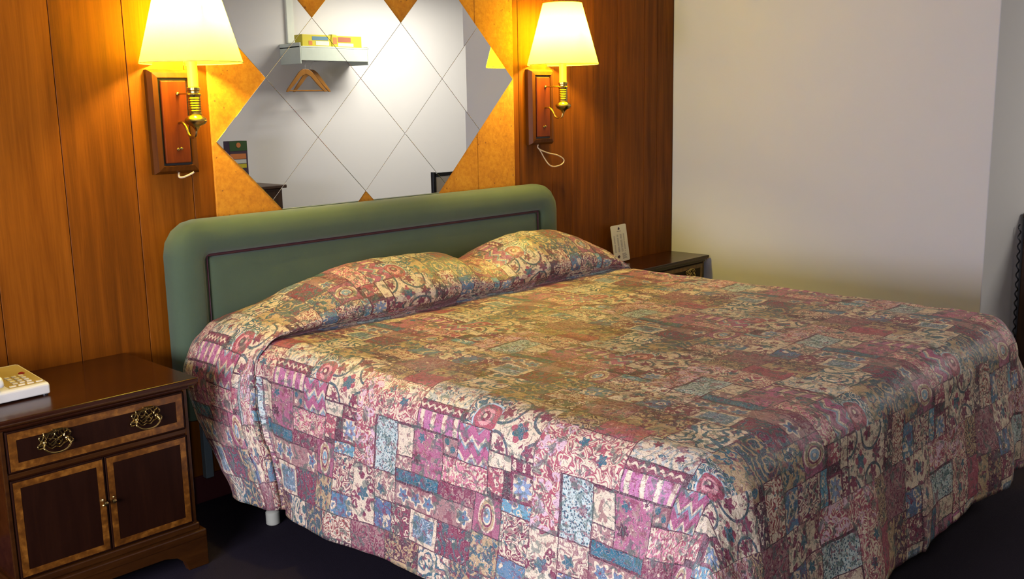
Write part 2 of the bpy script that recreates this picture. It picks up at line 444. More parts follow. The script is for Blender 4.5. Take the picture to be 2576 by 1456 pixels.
    scr = m.math('FRACT', vn2 * 8.0).lt(0.17)
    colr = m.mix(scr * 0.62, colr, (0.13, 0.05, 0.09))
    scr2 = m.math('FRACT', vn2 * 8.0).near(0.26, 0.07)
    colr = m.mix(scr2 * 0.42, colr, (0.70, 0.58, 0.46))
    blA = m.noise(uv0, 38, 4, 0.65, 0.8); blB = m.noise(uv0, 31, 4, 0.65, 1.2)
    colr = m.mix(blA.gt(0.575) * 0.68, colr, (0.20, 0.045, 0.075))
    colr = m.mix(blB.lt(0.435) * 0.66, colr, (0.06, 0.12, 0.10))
    # printing grain
    g1 = m.noise(uv0, 400, 2, 0.7)
    colr = m.mix(g1.gt(0.60) * 0.16, colr, (0.72, 0.58, 0.45))
    colr = m.mix(g1.lt(0.40) * 0.28, colr, (0.16, 0.05, 0.10))
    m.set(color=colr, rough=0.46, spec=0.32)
    qn = m.noise(uv0, 34, 3, 0.55, 0.6); qv, _ = m.voronoi(vecw, 24, 'SMOOTH_F1')
    m.bump(qn * 0.7 + qv * 0.5, 0.8, 0.008)
    return m.m
MT['quilt'] = quilt()

# ------------------------------------------------------------------ room
XL, XR, YF, XF, H = -3.6, 1.927, -5.0, 5.6, 2.62
tag(MB().box(XL - .2, XF + .1, YF - .1, .1, -0.1, 0).build('floor', MT['carpet']), kind='structure')
tag(MB().box(XL - .2, XF + .1, YF - .1, .1, H, H + .1).build('ceiling', MT['ceil']), kind='structure')
# wood paneled wall behind the bed: boards of uneven width with narrow grooves
xs = [XL, -3.36, -3.18, -2.93, -2.75, -2.50, -2.31, -2.06, -1.86, -1.62, -1.392, -1.157, -0.955, -0.76, -0.53, -0.33, -0.10, 0.09, 0.30, 0.53, 0.70, 0.928, 1.074, 1.245, 1.434, 1.665, 1.78, XR]
mb = MB(); mb.box(XL - .1, XR + .1, .012, .10, 0, H, 0.1)
prs = [0.5, .6, .4, .7, .5, .3, .6, .5, .4, .62, .34, .66, .48, .5, .6, .4, .5, .6, .4, .5, .30, .22, .36, .20, .32, .24, .16]
for i, (a, b) in enumerate(zip(xs, xs[1:])):
    mb.box(a + .0012, b - .0012, 0, .013, 0, H, prs[i % len(prs)])
tag(mb.build('wall_back', MT['panel'], bevel=0.0010, seg=1), kind='structure')
# stub wall on the right with the return towards the vanity area
RE = -1.675
pl = [(XR, 0), (XR, RE), (XF, RE), (XF, RE + .1), (XR + .1, RE + .1), (XR + .1, 0)]
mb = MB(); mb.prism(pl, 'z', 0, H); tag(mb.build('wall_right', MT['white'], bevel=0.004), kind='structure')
tag(MB().box(XL - .2, XF + .1, YF - .1, YF, 0, H).build('wall_front', MT['white2']), kind='structure')
tag(MB().box(XF, XF + .1, YF, RE, 0, H).build('wall_vanity', MT['white2']), kind='structure')
mb = MB()
mb.box(XL - .1, XL, YF, 0, 0, WZ0); mb.box(XL - .1, XL, YF, 0, WZ1, H)
mb.box(XL - .1, XL, YF, WY0, WZ0, WZ1); mb.box(XL - .1, XL, WY1, 0, WZ0, WZ1)
tag(mb.build('wall_left', MT['white']), kind='structure')
w_ = empty('window_1', (XL, (WY0 + WY1) / 2, WZ0)); tag(w_, kind='structure')
mb = MB(); hw = (WY1 - WY0) / 2; hh = WZ1 - WZ0
mb.box(-.05, .015, -hw, hw, -.03, .035).box(-.05, .015, -hw, hw, hh - .035, hh + .03).box(-.05, .015, -hw - .03, -hw + .035, -.03, hh + .03).box(-.05, .015, hw - .035, hw + .03, -.03, hh + .03).box(-.045, -.01, -.02, .02, 0, hh)
mb.build('window_frame', MT['trim'], w_, bevel=.003)
MB().box(-.034, -.030, -hw, hw, 0, hh).build('window_pane', MT['glass'], w_)
tag(MB().box(2.80, 2.877, YF, YF + .03, 1.99, H).build('trim_1', MT['trim'], bevel=.004), kind='structure')
tag(MB().box(XL, XR, -.012, 0, 0, .10).build('baseboard_back', MT['base'], bevel=.003), kind='structure')

# ------------------------------------------------------------------ cork board and mirror tiles
mb = MB()
mb.box(-.874, .419, -.010, 0, .70, H - .02).box(.4205, .657, -.010, 0, .70, H - .02)
tag(mb.build('cork_board', MT['cork'], bevel=.0015, seg=1), 'wide golden brown cork board fixed on the wood paneling behind the mirror tiles', 'cork board')
h = .2155; hz = h * 1.022
mir = empty('tile_mirror', (0, -.0105, Z0))
tag(mir, 'large mirror made of diamond glass tiles above the green headboard', 'mirror')
tiles = [(-3, 2), (-1, 2), (1, 2), (-2, 1), (0, 1), (2, 1), (-3, 0), (-1, 0), (1, 0), (-2, -1), (0, -1)]
rt = random.Random(3)
for (i, j) in tiles:
    a, b = h - .0006, hz - .0006
    mb = MB(); mb.prism([(-a, 0), (0, -b), (a, 0), (0, b)], 'y', -.004, 0)
    o = mb.build('mirror_tile', MT['mirror'], mir, bevel=.0006, seg=1)
    o.location = (i * h, 0, j * hz)
    tz = rt.uniform(-.0006, .0006)
    if (i, j) == (2, 1): tz = -.0024
    o.rotation_euler = (rt.uniform(-.0005, .0005), 0, tz)
    if (i, j) == (2, 1): o.location.y = -.0006

# ------------------------------------------------------------------ wall sconces
def sconce(x, dz, label, cord):
    t = empty('wall_sconce', (x, 0, 1.19 + dz)); tag(t, label, 'wall lamp', 'pair of wall lamps beside the mirror')
    A = -.15
    # backplate with a groove and a raised red centre panel
    mb = MB()
    x0, x1, z0, z1 = -.093, .070, 0, .345
    def ringloop(ins, y): return [(x0 + ins, y, z0 + ins), (x1 - ins, y, z0 + ins), (x1 - ins, y, z1 - ins), (x0 + ins, y, z1 - ins)]
    prof = [(0, 0), (0, -.018), (.010, -.036), (.026, -.040), (.029, -.028), (.034, -.028)]
    prev = None
    for ins, y in prof:
        cur = [mb.bm.verts.new(p) for p in ringloop(ins, y)]
        if prev:
            for k in range(4): mb.bm.faces.new([prev[k], prev[(k + 1) % 4], cur[(k + 1) % 4], cur[k]])
        prev = cur
    mb.bm.faces.new(prev)
    bp = mb.build('backplate', MT['plaque'], t)
    MB().box(x0 + .026, x1 - .026, -.030, -.027, z0 + .026, z1 - .026).build('groove', MT['black'], bp)
    MB().box(x0 + .036, x1 - .036, -.040, -.029, z0 + .036, z1 - .036).build('centre_panel', MT['plaque_in'], bp, bevel=.003)
    MB().sphere((-.012, -.041, .082), .0055, 10, (1, .5, 1)).sphere((.0, -.041, .084), .0055, 10, (1, .5, 1)).build('screw', MT['brass'], bp, smooth=True)
    # lower S arm and the straight upper rod
    MB().tube([(-.002, -.038, .168), (-.002, -.062, .170), (-.002, -.085, .155), (-.002, -.102, .130), (-.001, -.122, .122), (0, -.142, .128), (0, A, .150)], .0045, 8).build('arm', MT['brass'], t, smooth=True)
    MB().tube([(0, -.036, .265), (0, A + .015, .265)], .003, 8, smooth=False).sphere((0, -.042, .265), .007, 10).build('support_rod', MT['brass'], t, smooth=True)
    MB().lathe([(.004, .142), (.008, .150), (.014, .158), (.030, .166), (.036, .176), (.034, .184), (.026, .190), (.022, .194)], 28, (0, A, 0)).build('drip_cup', MT['brass'], t, smooth=True)
    pr = [(.018, .193), (.021, .198)]
    for k in range(7): pr += [(.019, .204 + k * .008), (.021, .208 + k * .008)]
    pr += [(.023, .262), (.018, .266), (.018, .272), (.022, .275), (.022, .283), (.017, .286)]
    MB().lathe(pr, 28, (0, A, 0)).build('ribbed_column', MT['brass'], t, smooth=True)
    MB().lathe([(.0165, .284), (.0165, .445), (.010, .449)], 24, (0, A, 0)).build('candle_sleeve', MT['candle'], t, smooth=True)
    MB().lathe([(.010, .445), (.011, .457), (.020, .480), (.027, .500), (.026, .519), (.016, .537), (.004, .545)], 20, (0, A, 0)).build('bulb', MT['bulb'], t, smooth=True)
    zb, zt, rb, rt_ = .362, .632, .163, .088
    sh = MB().lathe([(rb, zb), (rb - (rb - rt_) * .5, (zb + zt) / 2), (rt_, zt)], 64, (0, A, 0), cap=False).build('lamp_shade', MT['shade'], t, smooth=True)
    for rr, zz in ((rb, zb), (rt_, zt)):
        mb = MB(); mb.tube([(rr * math.cos(2 * PI * k / 48), A + rr * math.sin(2 * PI * k / 48), zz) for k in range(48)], .0016, 6, closed=True, smooth=False).build('shade_rim', MT['candle'], sh, smooth=True)
        mb = MB()
    for k in range(3):
        a = 2 * PI * k / 3 + .4
        mb.tube([(.012 * math.cos(a), A + .012 * math.sin(a), .440), (.055 * math.cos(a), A + .055 * math.sin(a), .47), ((rt_ + .025) * math.cos(a), A + (rt_ + .025) * math.sin(a), zt - .10)], .0012, 6)
    mb.build('shade_support', MT['brass'], sh, smooth=True)
    mb = MB(); mb.tube(cord, .0028 if dz > 0.001 else .0035, 6); mb.build('cord', MT['cordm'], t, smooth=True)
    return t
sconce(-1.008, 0.0, 'brass candle wall lamp with large yellow shade, left of the mirror above the telephone nightstand',
       [(-.005, -.02, .004), (-.012, -.03, -.006), (-.012, -.035, -.012), (0, -.04, -.012), (.022, -.045, -.004), (.034, -.05, .003)])
sconce(0.838, 0.020, 'brass candle wall lamp with yellow shade, right of the mirror with a cord loop below',
       [(-.02, -.01, .002), (-.025, -.012, -.014), (-.012, -.02, -.026), (.03, -.03, -.042), (.09, -.03, -.054), (.133, -.03, -.072), (.140, -.03, -.088), (.118, -.03, -.102), (.07, -.03, -.108), (.035, -.03, -.098), (.015, -.02, -.07), (-.008, -.015, -.034), (-.022, -.012, -.016)])

# ------------------------------------------------------------------ bed
bed = empty('bed', (-.08, -1.1, 0))
tag(bed, 'king size bed with green padded headboard against the paneled wall', 'bed')
def bx(x): return x + .08
def by(y): return y + 1.1
def hb_outline(x0, x1, z0, z1, rc, n=8):
    pts = [(x0, z0), (x1, z0)]
    for k in range(n + 1):
        a = k / n * PI / 2; pts.append((x1 - rc + rc * math.cos(a), z1 - rc + rc * math.sin(a)))
    for k in range(n + 1):
        a = PI / 2 + k / n * PI / 2; pts.append((x0 + rc + rc * math.cos(a), z1 - rc + rc * math.sin(a)))
    return pts
# padded outer frame with rounded section, raised around the inner panel
X0, X1, ZT = -1.097, .872, 1.030
mb = MB()
levels = [(.0, -.022), (.0, -.050), (.006, -.072), (.020, -.090), (.042, -.099), (.07, -.102), (.100, -.098), (.116, -.088), (.122, -.074)]
prev = None
for ins, y in levels:
    o_ = hb_outline(X0 + ins, X1 - ins, .34, ZT - ins, max(.115 - ins * .75, .014), 3 if ins < 0 else 4)
    cur = [mb.bm.verts.new((bx(px), by(y), pz)) for px, pz in o_]
    if prev:
        for k in range(len(cur)): mb.bm.faces.new([prev[k], prev[(k + 1) % len(cur)], cur[(k + 1) % len(cur)], cur[k]])
    else: mb.bm.faces.new(cur)
    prev = cur
mb.bm.faces.new(prev)
hbd = mb.build('headboard', MT['velour'], bed, smooth=True)
hbd['label'] = 'green padded headboard with a maroon piped inner panel'
o_ = hb_outline(X0 + .133, X1 - .152, .36, ZT - .128, .010, 3)
mb = MB(); inner = [(bx(px), by(-.074), pz) for px, pz in o_]
cur = None
for ins, y in [(0, -.070), (.004, -.082), (.02, -.088), (.05, -.090)]:
    o2 = hb_outline(X0 + .133 + ins, X1 - .152 - ins, .36, ZT - .128 - ins, .008, 3)
    nx = [mb.bm.verts.new((bx(px), by(y), pz)) for px, pz in o2]
    if cur:
        for k in range(len(nx)): mb.bm.faces.new([cur[k], cur[(k + 1) % len(nx)], nx[(k + 1) % len(nx)], nx[k]])
    cur = nx
mb.bm.faces.new(cur); mb.build('inner_panel', MT['velour'], hbd, smooth=True)
xa, xb, za = X0 + .127, X1 - .146, ZT - .122
MB().tube([(bx(xa), by(-.084), .40), (bx(xa), by(-.084), za), (bx(xb), by(-.084), za), (bx(xb), by(-.084), .40)], .0052, 8, smooth=False).build('piping', MT['piping'], hbd)
MB().box(bx(-1.035), bx(-1.005), by(-.085), by(-.06), 0.115, .36).build('headboard_leg', MT['metal'], bed, bevel=.002)
MB().box(bx(.78), bx(.81), by(-.085), by(-.06), 0.115, .36).build('headboard_leg', MT['metal'], bed, bevel=.002)
MB().box(bx(-.99), bx(.84), by(-2.11), by(-.13), .38, .635).build('mattress', MT['mattress'], bed, bevel=.05, seg=4)
MB().box(bx(-.99), bx(.84), by(-2.11), by(-.13), .17, .378).build('box_spring', MT['boxs'], bed, bevel=.02)
mb = MB()
for xx in (-.98, .80): mb.box(bx(xx), bx(xx + .03), by(-2.08), by(-.14), .13, .168)
for yy in (-2.08, -1.1, -.42): mb.box(bx(-.98), bx(.83), by(yy), by(yy + .03), .13, .168)
mb.build('bed_frame', MT['metal'], bed, bevel=.002)
for xx in (-.975, .80):
    for yy in (-.42, -1.9):
        cx, cy = bx(xx + (.0 if xx > 0 else .024)), by(yy + .055)
        lg = MB().lathe([(.008, .05), (.008, .135)], 12, (cx, cy, 0)).build('leg', MT['metal'], bed, smooth=True)
        MB().lathe([(.020, .0), (.024, .004), (.024, .044), (.018, .050), (.006, .052)], 20, (cx, cy, 0)).build('caster_cup', MT['caster'], lg, smooth=True)

# ------------------------------------------------------------------ bedspread
def sm(a, b, x):
    if a > b: return 1 - sm(b, a, x)
    t = min(max((x - a) / (b - a), 0), 1); return t * t * (3 - 2 * t)
def cr(pts, t):
    # catmull-rom through (t, y, z)
    i = 0
    while i < len(pts) - 2 and t > pts[i + 1][0]: i += 1
    p1, p2 = pts[i], pts[i + 1]; p0 = pts[max(i - 1, 0)]; p3 = pts[min(i + 2, len(pts) - 1)]
    k = min(max((t - p1[0]) / (p2[0] - p1[0]), 0), 1)
    def f(c): return 0.5 * (2 * p1[c] + (p2[c] - p0[c]) * k + (2 * p0[c] - 5 * p1[c] + 4 * p2[c] - p3[c]) * k * k + (3 * p1[c] - p0[c] - 3 * p2[c] + p3[c]) * k ** 3)
    return f(1), f(2)
PIL = [(0, .112, .055), (.07, .14, .13), (.15, .215, .190), (.23, .29, .200), (.31, .385, .172), (.37, .450, .120), (.42, .488, .070), (.455, .474, .022), (.485, .452, -.014), (.53, .505, -.007), (.60, .585, .0), (.70, .685, .0)]
ZB = .668
XLF, XRF, YFF = -.955, .83, 2.085     # flat part of the top (arc radius outside it)
RR, RC = .10, .10
DROP = .40
def qprof(x):
    a = .06 + .94 * sm(-1.20, -.42, x)
    if x < .05: a *= (1 - .34 * math.exp(-((x - .05) / .085) ** 2)) * .84
    else: a *= .554 + .366 * sm(.03, .38, x)
    if x > .58: a *= 1 - .62 * sm(.56, .95, x)
    return a
def spread_point(s, t):
    # s: cloth coordinate across (world x on the flat top), t: along (from head edge)
    # along the head the cloth climbs over the pillows
    if t < .70: Y, dzp = cr(PIL, t)
    else: Y, dzp = t - .015, 0.0
    cx = (XLF + XRF) / 2; hwx = (XRF - XLF) / 2
    qx = max(abs(s - cx) - (hwx - RC), 0); sx = 1 if s > cx else -1
    qy = max(Y - (YFF - RC), 0)
    ln = math.hypot(qx, qy)
    d = ln - RC
    fac = qprof(s)
    if d <= 0:
        x, y, z = s, -Y, ZB + dzp * fac
        drop = 0; nx = ny = 0
    else:
        nx, ny = sx * qx / ln, qy / ln
        tot = RR * PI / 2 + DROP
        dedge = min((RC + tot) / max(abs(nx), 1e-6), (RC + tot) / max(ny, 1e-6)) - RC
        ds = d * tot / dedge
        bxp = cx + sx * (hwx - RC) * (1 if qx > 0 else 0) + nx * RC if qx > 0 else s
        byp = (YFF - RC) + ny * RC if qy > 0 else Y
        if ds < RR * PI / 2:
            th = ds / RR; outw = RR * math.sin(th); dr = RR * (1 - math.cos(th))
        else:
            outw = RR; dr = RR + ds - RR * PI / 2
        k = dr / (RR + DROP)
        side = abs(nx)
        outw += .045 * sm(.15, 1, k)
        # hanging folds, stronger at the foot and its corners
        ang0 = math.atan2(ny, abs(nx))
        per = min(Y, YFF - RC) + (ang0 * .25 if qy > 0 else 0) + ((hwx - RC) - min(abs(s - cx), hwx - RC) if qy > 0 else 0)
        wv = math.sin(per * 9.5 + 1.0 + sx) + .6 * math.sin(per * 17 + 2.2 * sx)
        amp = (.007 * side + .016 * ny) * sm(.15, 1, k)
        outw += amp * wv
        cor = 4 * (nx * nx) * (ny * ny)
        ang = math.atan2(ny, abs(nx))
        if nx > 0: outw += math.sqrt(cor) * .055 * sm(.1, .6, k)
        outw += cor * (.028 * math.sin(ang * 9 + .4)) * sm(.1, .8, k)
        # pillow spill: the cloth bulges out past the mattress near the head
        head = (1 - sm(.43, .50, Y)) if True else 0
        if nx < 0:
            outw += head * (.034 * sm(0, .3, k) + .024 * math.sin(min(k * 3.2, PI)))
            outw -= .018 * math.exp(-((Y - .52) / .03) ** 2) * sm(.05, .3, k)
        else:
            outw += head * .03 * sm(0, .3, k)
        lift = dzp * fac * (1 - sm(0, .75, k)) * (.9 if nx < 0 else .8)
        x = bxp + nx * outw; yy = byp + ny * outw
        if ny == 0 and Y < 1.0:
            # head edge of the drop slants away from the wall
            y0 = .115 + .33 * sm(.25, 1.0, k) if nx < 0 else .115 + .12 * k
            wgt = 1 - sm(.45, 1.0, (Y))
            lo = .112
            f_ = max(0.0, (1.0 - Y) / (1.0 - lo))
            yy = Y + (y0 - lo) * f_ ** 1.6
        y = -yy; z = ZB - dr + lift
        z += .010 * math.sin(per * 5 + .7) * k
        drop = k
    # small wrinkles of the quilted cloth
    q = Vector((x * 5.5, y * 5.5, z * 5.5)); nn = noise.noise(q) * .006 + noise.noise(q * 3.1) * .0035
    if d <= 0: z += nn + .004 * noise.noise(Vector((x * 14, y * 3.5, 3)))
    else:
        x += nx * nn * 1.3; y -= ny * nn * 1.3; z += nn * (1 - min(drop * 3, 1))
    return Vector((x, y, z)), s, t
mb = MB()
uvl = mb.bm.loops.layers.uv.new('UVMap')
TOT = RR * PI / 2 + DROP
s0, s1, t1 = XLF - TOT, XRF + TOT, YFF + .015 + TOT
NS, NT = 270, 230
grid = []
for j in range(NT + 1):
    row_ = []
    for i in range(NS + 1):
        s_ = s0 + (s1 - s0) * i / NS; t_ = t1 * (j / NT)
        p_, a_, b_ = spread_point(s_, t_)
        ut_ = t_ if t_ >= .49 else t_ - .10 * sm(.49, .45, t_) - (.49 - t_) * .25
        v_ = mb.bm.verts.new(p_); row_.append((v_, ut_, -a_))
    grid.append(row_)
for j in range(NT):
    for i in range(NS):
        q4 = [grid[j][i], grid[j][i + 1], grid[j + 1][i + 1], grid[j + 1][i]]
        fc = mb.bm.faces.new([q[0] for q in q4])
        for lp, q in zip(fc.loops, q4): lp[uvl].uv = (q[1], q[2] - .387 + .64 * 4)
bs = mb.build('bedspread', MT['quilt'])
bs.data.polygons.foreach_set('use_smooth', [True] * len(bs.data.polygons))
sd = bs.modifiers.new('thickness', 'SOLIDIFY'); sd.thickness = .007; sd.offset = -1
tag(bs, 'quilted patchwork bedspread in magenta, teal, cream and tan draped over the bed and pillows', 'bedspread')

# ------------------------------------------------------------------ nightstands
def nightstand(loc, rotz, label, dep=0.0):
    t = empty('nightstand', loc, rotz); tag(t, label, 'nightstand', 'nightstands either side of the bed')
    # local: x -.30 .. .30, y 0 (wall) .. -.484, z 0 .. .605
    MB().box(-.268, .268, -.450, -.01, .125, .575).build('carcass', MT['dark'], t, bevel=.003)
    tp = MB(); tp.box(-.300, .300, -.484, 0, .590, .605).box(-.290, .290, -.474, 0, .580, .590).box(-.278, .278, -.462, 0, .570, .580)
    tp.build('top', MT['mould'] if False else MT['dark'], t, bevel=.004)
    MB().tube([(-.292, -.482, .5905), (.292, -.482, .5905)], .004, 8, smooth=False).build('edge_moulding', MT['mould'], t, smooth=True)
    # base moulding and bracket feet
    bm_ = MB(); bm_.box(-.278, .278, -.462, -.005, .118, .140).box(-.292, .292, -.476, 0, .092, .118)
    bm_.build('base_moulding', MT['mould'], t, bevel=.004)
    mbf = MB(); mbf.prism([(-.292, .095), (-.292, .0), (-.225, .0), (-.215, .030), (-.19, .052), (-.15, .062), (.15, .062), (.19, .052), (.215, .030), (.225, .0), (.292, .0), (.292, .095)], 'y', -.474, -.450)
    mbf.build('bracket_foot', MT['mould'], t, bevel=.002)
    for sx in (-1, 1):
        a, b = sorted((sx * .292, sx * .268))
        MB().prism([(-.450, .095), (-.450, .0), (-.39, .0), (-.37, .05), (-.10, .05), (-.08, .0), (-.01, .0), (-.01, .095)], 'x', a, b).build('bracket_foot', MT['mould'], t, bevel=.002)
    # corner columns
    for sx in (-1, 1): MB().box(sx * .2645 - .006, sx * .2645 + .006, -.458, -.45, .14, .57).build('corner_bead', MT['mould'], t, bevel=.002)
    def framed(nm, x0, x1, z0, z1, w):
        d = MB().box(x0, x1, -.462, -.450, z0, z1).build(nm, MT['dark_v'], t, bevel=.002)
        i_ = MB()
        e = .005
        i_.box(x0 + e, x1 - e, -.4632, -.461, z0 + e, z0 + e + w).box(x0 + e, x1 - e, -.4632, -.461, z1 - e - w, z1 - e)
        i_.box(x0 + e, x0 + e + w, -.4632, -.461, z0 + e + w, z1 - e - w).box(x1 - e - w, x1 - e, -.4632, -.461, z0 + e + w, z1 - e - w)
        i_.build('inlay_banding', MT['inlay'], d)
        MB().box(x0 + e + w, x1 - e - w, -.4624, -.461, z0 + e + w, z1 - e - w).build('field', MT['dark_v'], d)
        return d
    dr = framed('drawer', -.256, .256, .450, .566, .021)
    MB().box(-.262, .262, -.456, -.45, .432, .446).build('rail', MT['mould'], t, bevel=.002)
    dl = framed('door', -.256, -.0015, .146, .428, .018); drr = framed('door', .0015, .256, .146, .428, .018)
    def pull(cx, cz, par):
        m_ = MB(); y = -.464
        for sx in (-1, 1):
            m_.sphere((cx + sx * .030, y - .006, cz + .004), .0065, 10)
            m_.tube([(cx + sx * .030, y, cz + .004), (cx + sx * .042, y - .003, cz + .012), (cx + sx * .040, y - .003, cz + .022), (cx + sx * .028, y - .003, cz + .020), (cx + sx * .024, y - .003, cz + .010)], .0022, 6)
            m_.tube([(cx + sx * .030, y, cz + .004), (cx + sx * .046, y - .003, cz - .002), (cx + sx * .046, y - .003, cz - .012), (cx + sx * .034, y - .003, cz - .012)], .0022, 6)
            m_.tube([(cx + sx * .022, y - .003, cz + .014), (cx + sx * .012, y - .003, cz + .028), (cx, y - .003, cz + .024), (cx + sx * .006, y - .003, cz + .012), (cx + sx * .016, y - .003, cz + .006)], .0022, 6)
            m_.tube([(cx + sx * .020, y - .003, cz + .002), (cx + sx * .010, y - .003, cz - .010), (cx, y - .003, cz - .004), (cx, y - .003, cz + .008)], .0020, 6)
            m_.tube([(cx + sx * .024, y - .003, cz - .008), (cx + sx * .012, y - .003, cz - .018), (cx, y - .003, cz - .014)], .0020, 6)
        for a_, b_, c_, d_2 in ((-.034, .018, .026, .030), (-.026, .024, .010, .033), (-.040, .004, -.030, .030), (-.010, .020, .004, .034), (.034, .018, .026, .030), (.026, .024, .010, .033), (.040, .004, .030, .030), (.010, .020, -.004, .034), (-.044, -.004, -.020, -.012), (.044, -.004, .020, -.012), (-.018, .012, .018, -.006), (.018, .012, -.018, -.006), (-.012, -.012, .012, .010)):
            m_.tube([(cx + a_, y - .002, cz + b_), (cx + (a_ + c_) / 2 + .004, y - .006, cz + (b_ + d_2) / 2 + .004), (cx + c_, y - .002, cz + d_2)], .0018, 6)
        o_ = m_.build('handle_plate', MT['brass'], par, smooth=True)
        MB().tube([(cx - .031, y - .008, cz + .004), (cx - .036, y - .016, cz - .010), (cx - .022, y - .019, cz - .023), (cx, y - .020, cz - .027), (cx + .022, y - .019, cz - .023), (cx + .036, y - .016, cz - .010), (cx + .031, y - .008, cz + .004)], .0027, 8).build('handle_bail', MT['brass'], par, smooth=True)
    pull(-.130, .512, dr); pull(.133, .512, dr)
    for sx, dd in ((-1, dl), (1, drr)):
        kx = sx * .012
        MB().lathe([(.003, 0), (.003, .008), (.0065, .013), (.006, .018), (.002, .020)], 14, (kx, -.463, .296), axis='y').sphere((kx + sx * .004, -.464, .304), .0035, 8).sphere((kx + sx * .003, -.464, .287), .0035, 8).build('knob', MT['brass'], dd, smooth=True)
    return t
nightstand((-1.548, 0, 0), 0, 'dark mahogany nightstand with banded drawer and two doors, under the telephone')
nf = nightstand((1.610, 0, 0), 0, 'shallow dark mahogany nightstand on the far side of the bed by the white wall')
nf.scale = (1, .54, .95)

# ------------------------------------------------------------------ telephone
ph = empty('telephone', (-1.726, -.21, .6055), 0.03)
tag(ph, 'cream desk telephone with tan faceplate lying on the nearer nightstand', 'telephone')
mb = MB(); mb.prism([(-.115, .004), (.115, .004), (.115, .052), (.095, .055), (-.108, .036), (-.115, .030)], 'x', -.100, .100)
mb.build('body', MT['phone'], ph, bevel=.005, seg=3)
for a in (-.09, .09):
    for b in (-.10, .10): MB().lathe([(.008, 0), (.008, .006)], 12, (a, b, 0)).build('foot', MT['black'], ph)
def zf(y): return .036 + (y + .108) * (.019 / .203)
mb = MB(); mb.prism([(-.100, zf(-.100) - .002), (.090, zf(.09) - .002), (.090, zf(.09) + .0015), (-.100, zf(-.100) + .0015)], 'x', -.006, .093)
fp = mb.build('faceplate', MT['phone_f'], ph, bevel=.001)
mb_count = 0
for j in range(4):
    for i in range(3):
        x_ = .022 + i * .0195; y_ = -.070 + j * .019
        MB().box(x_ - .0065, x_ + .0065, y_ - .0055, y_ + .0055, zf(y_), zf(y_) + .0045).build('key', MT['key'], fp, bevel=.0015)
for i in range(4):
    x_ = .008 + i * .0245
    MB().box(x_ - .009, x_ + .009, -.094, -.085, zf(-.09), zf(-.09) + .004).build('key', MT['key'], fp, bevel=.0015)
MB().lathe([(.009, 0), (.009, .003), (.004, .006)], 16, (.071, .005, zf(.005))).build('message_light', MT['red'], fp, smooth=True)
mb = MB()
mb.prism([(-.112, .046), (-.112, .062), (-.100, .076), (-.06, .080), (-.035, .073), (.035, .073), (.06, .084), (.100, .084), (.112, .072), (.112, .052), (.075, .052), (.055, .062), (-.045, .055), (-.065, .044)], 'x', -.072, -.020)
mb.build('handset', MT['phone'], ph, bevel=.008, seg=3)
MB().tube([(-.07, -.110, .055), (-.09, -.135, .02), (-.13, -.12, .008), (-.16, -.06, .006), (-.15, .05, .006), (-.105, .09, .012)], .0035, 6).build('handset_cord', MT['phone'], ph, smooth=True)

# ------------------------------------------------------------------ information card on the far nightstand
cd = empty('information_card', (1.402, -.060, .577), 0)
tag(cd, 'white printed information card leaning on the far nightstand beside the pillow', 'card')
cw, ch = .090, .205
def card_pts(x0, x1, z0, z1, y, rc, n=4):
    P_ = []
    for (cx, cz, a0) in ((x1 - rc, z0 + rc, -PI / 2), (x1 - rc, z1 - rc, 0), (x0 + rc, z1 - rc, PI / 2), (x0 + rc, z0 + rc, PI)):
        for k in range(n + 1):
            a = a0 + k / n * PI / 2; P_.append((cx + rc * math.cos(a), cz + rc * math.sin(a)))
    return P_
rotc = math.radians(-1.5)
def tiltm(o):
    o.rotation_euler = (math.radians(-6), -rotc * -1, 0); return o
mb = MB(); mb.prism(card_pts(-cw / 2, cw / 2, 0, ch, 0, .007), 'y', -.0012, .0012); cb = mb.build('card_sheet', MT['card'], cd)
cb.rotation_euler = (math.radians(-8), rotc, 0); cb.location = (0, 0, .007); cb.scale = (1.42, 1, .93)
mb = MB()
for c_ in range(4):
    for k in range(22):
        x_ = -.030 + c_ * .0185; z_ = .150 - k * .0045
        if (c_ * 7 + k * 5) % 11 == 0: continue
        mb.box(x_ - .005, x_ + .004 + .002 * ((k * 3 + c_) % 3 - 1), -.0016, -.0011, z_, z_ + .0018)
for k in range(6): mb.box(.004, .030 - (k % 3) * .003, -.0016, -.0011, .014 + k * .0055, .0165 + k * .0055)
mb.box(-.012, .012, -.0016, -.0011, .168, .1715)
mb.build('printed_columns', MT['ink'], cb)
mb = MB(); mb.prism([(-.006, .178), (.004, .178), (.006, .186), (.001, .193), (-.004, .189)], 'y', -.0016, -.0011)
mb.build('printed_emblem', MT['inkd'], cb)
mb = MB(); mb.prism([(-.026, .022), (-.014, .020), (-.010, .030), (-.014, .038), (-.024, .034)], 'y', -.0016, -.0011)
mb.build('printed_emblem', MT['inkd'], cb)

# ------------------------------------------------------------------ cabinet and chair at the right edge
cb2 = empty('cabinet', (2.815, RE - .012, 0)); tag(cb2, 'dark brown wooden cabinet against the wall past the foot of the bed', 'cabinet')
MB().box(-.40, .40, -.43, 0, .05, .82).build('carcass', MT['oldwood'], cb2, bevel=.004)
MB().box(-.43, .42, -.46, 0, .82, .85).build('top', MT['oldwood'], cb2, bevel=.006)
for i in range(3):
    d_ = MB().box(-.38, .38, -.445, -.43, .08 + i * .245, .31 + i * .245).build('drawer', MT['oldwood'], cb2, bevel=.004)
    for sx in (-.18, .18): MB().lathe([(.004, 0), (.004, .012), (.012, .018), (.010, .026), (.002, .028)], 14, (sx, -.445, .195 + i * .245), axis='y').build('knob', MT['brass'], d_, smooth=True)
for sx in (-.36, .36):
    for sy in (-.39, -.03): MB().box(sx - .02, sx + .02, sy - .02, sy + .02, 0, .05).build('foot', MT['oldwood'], cb2)
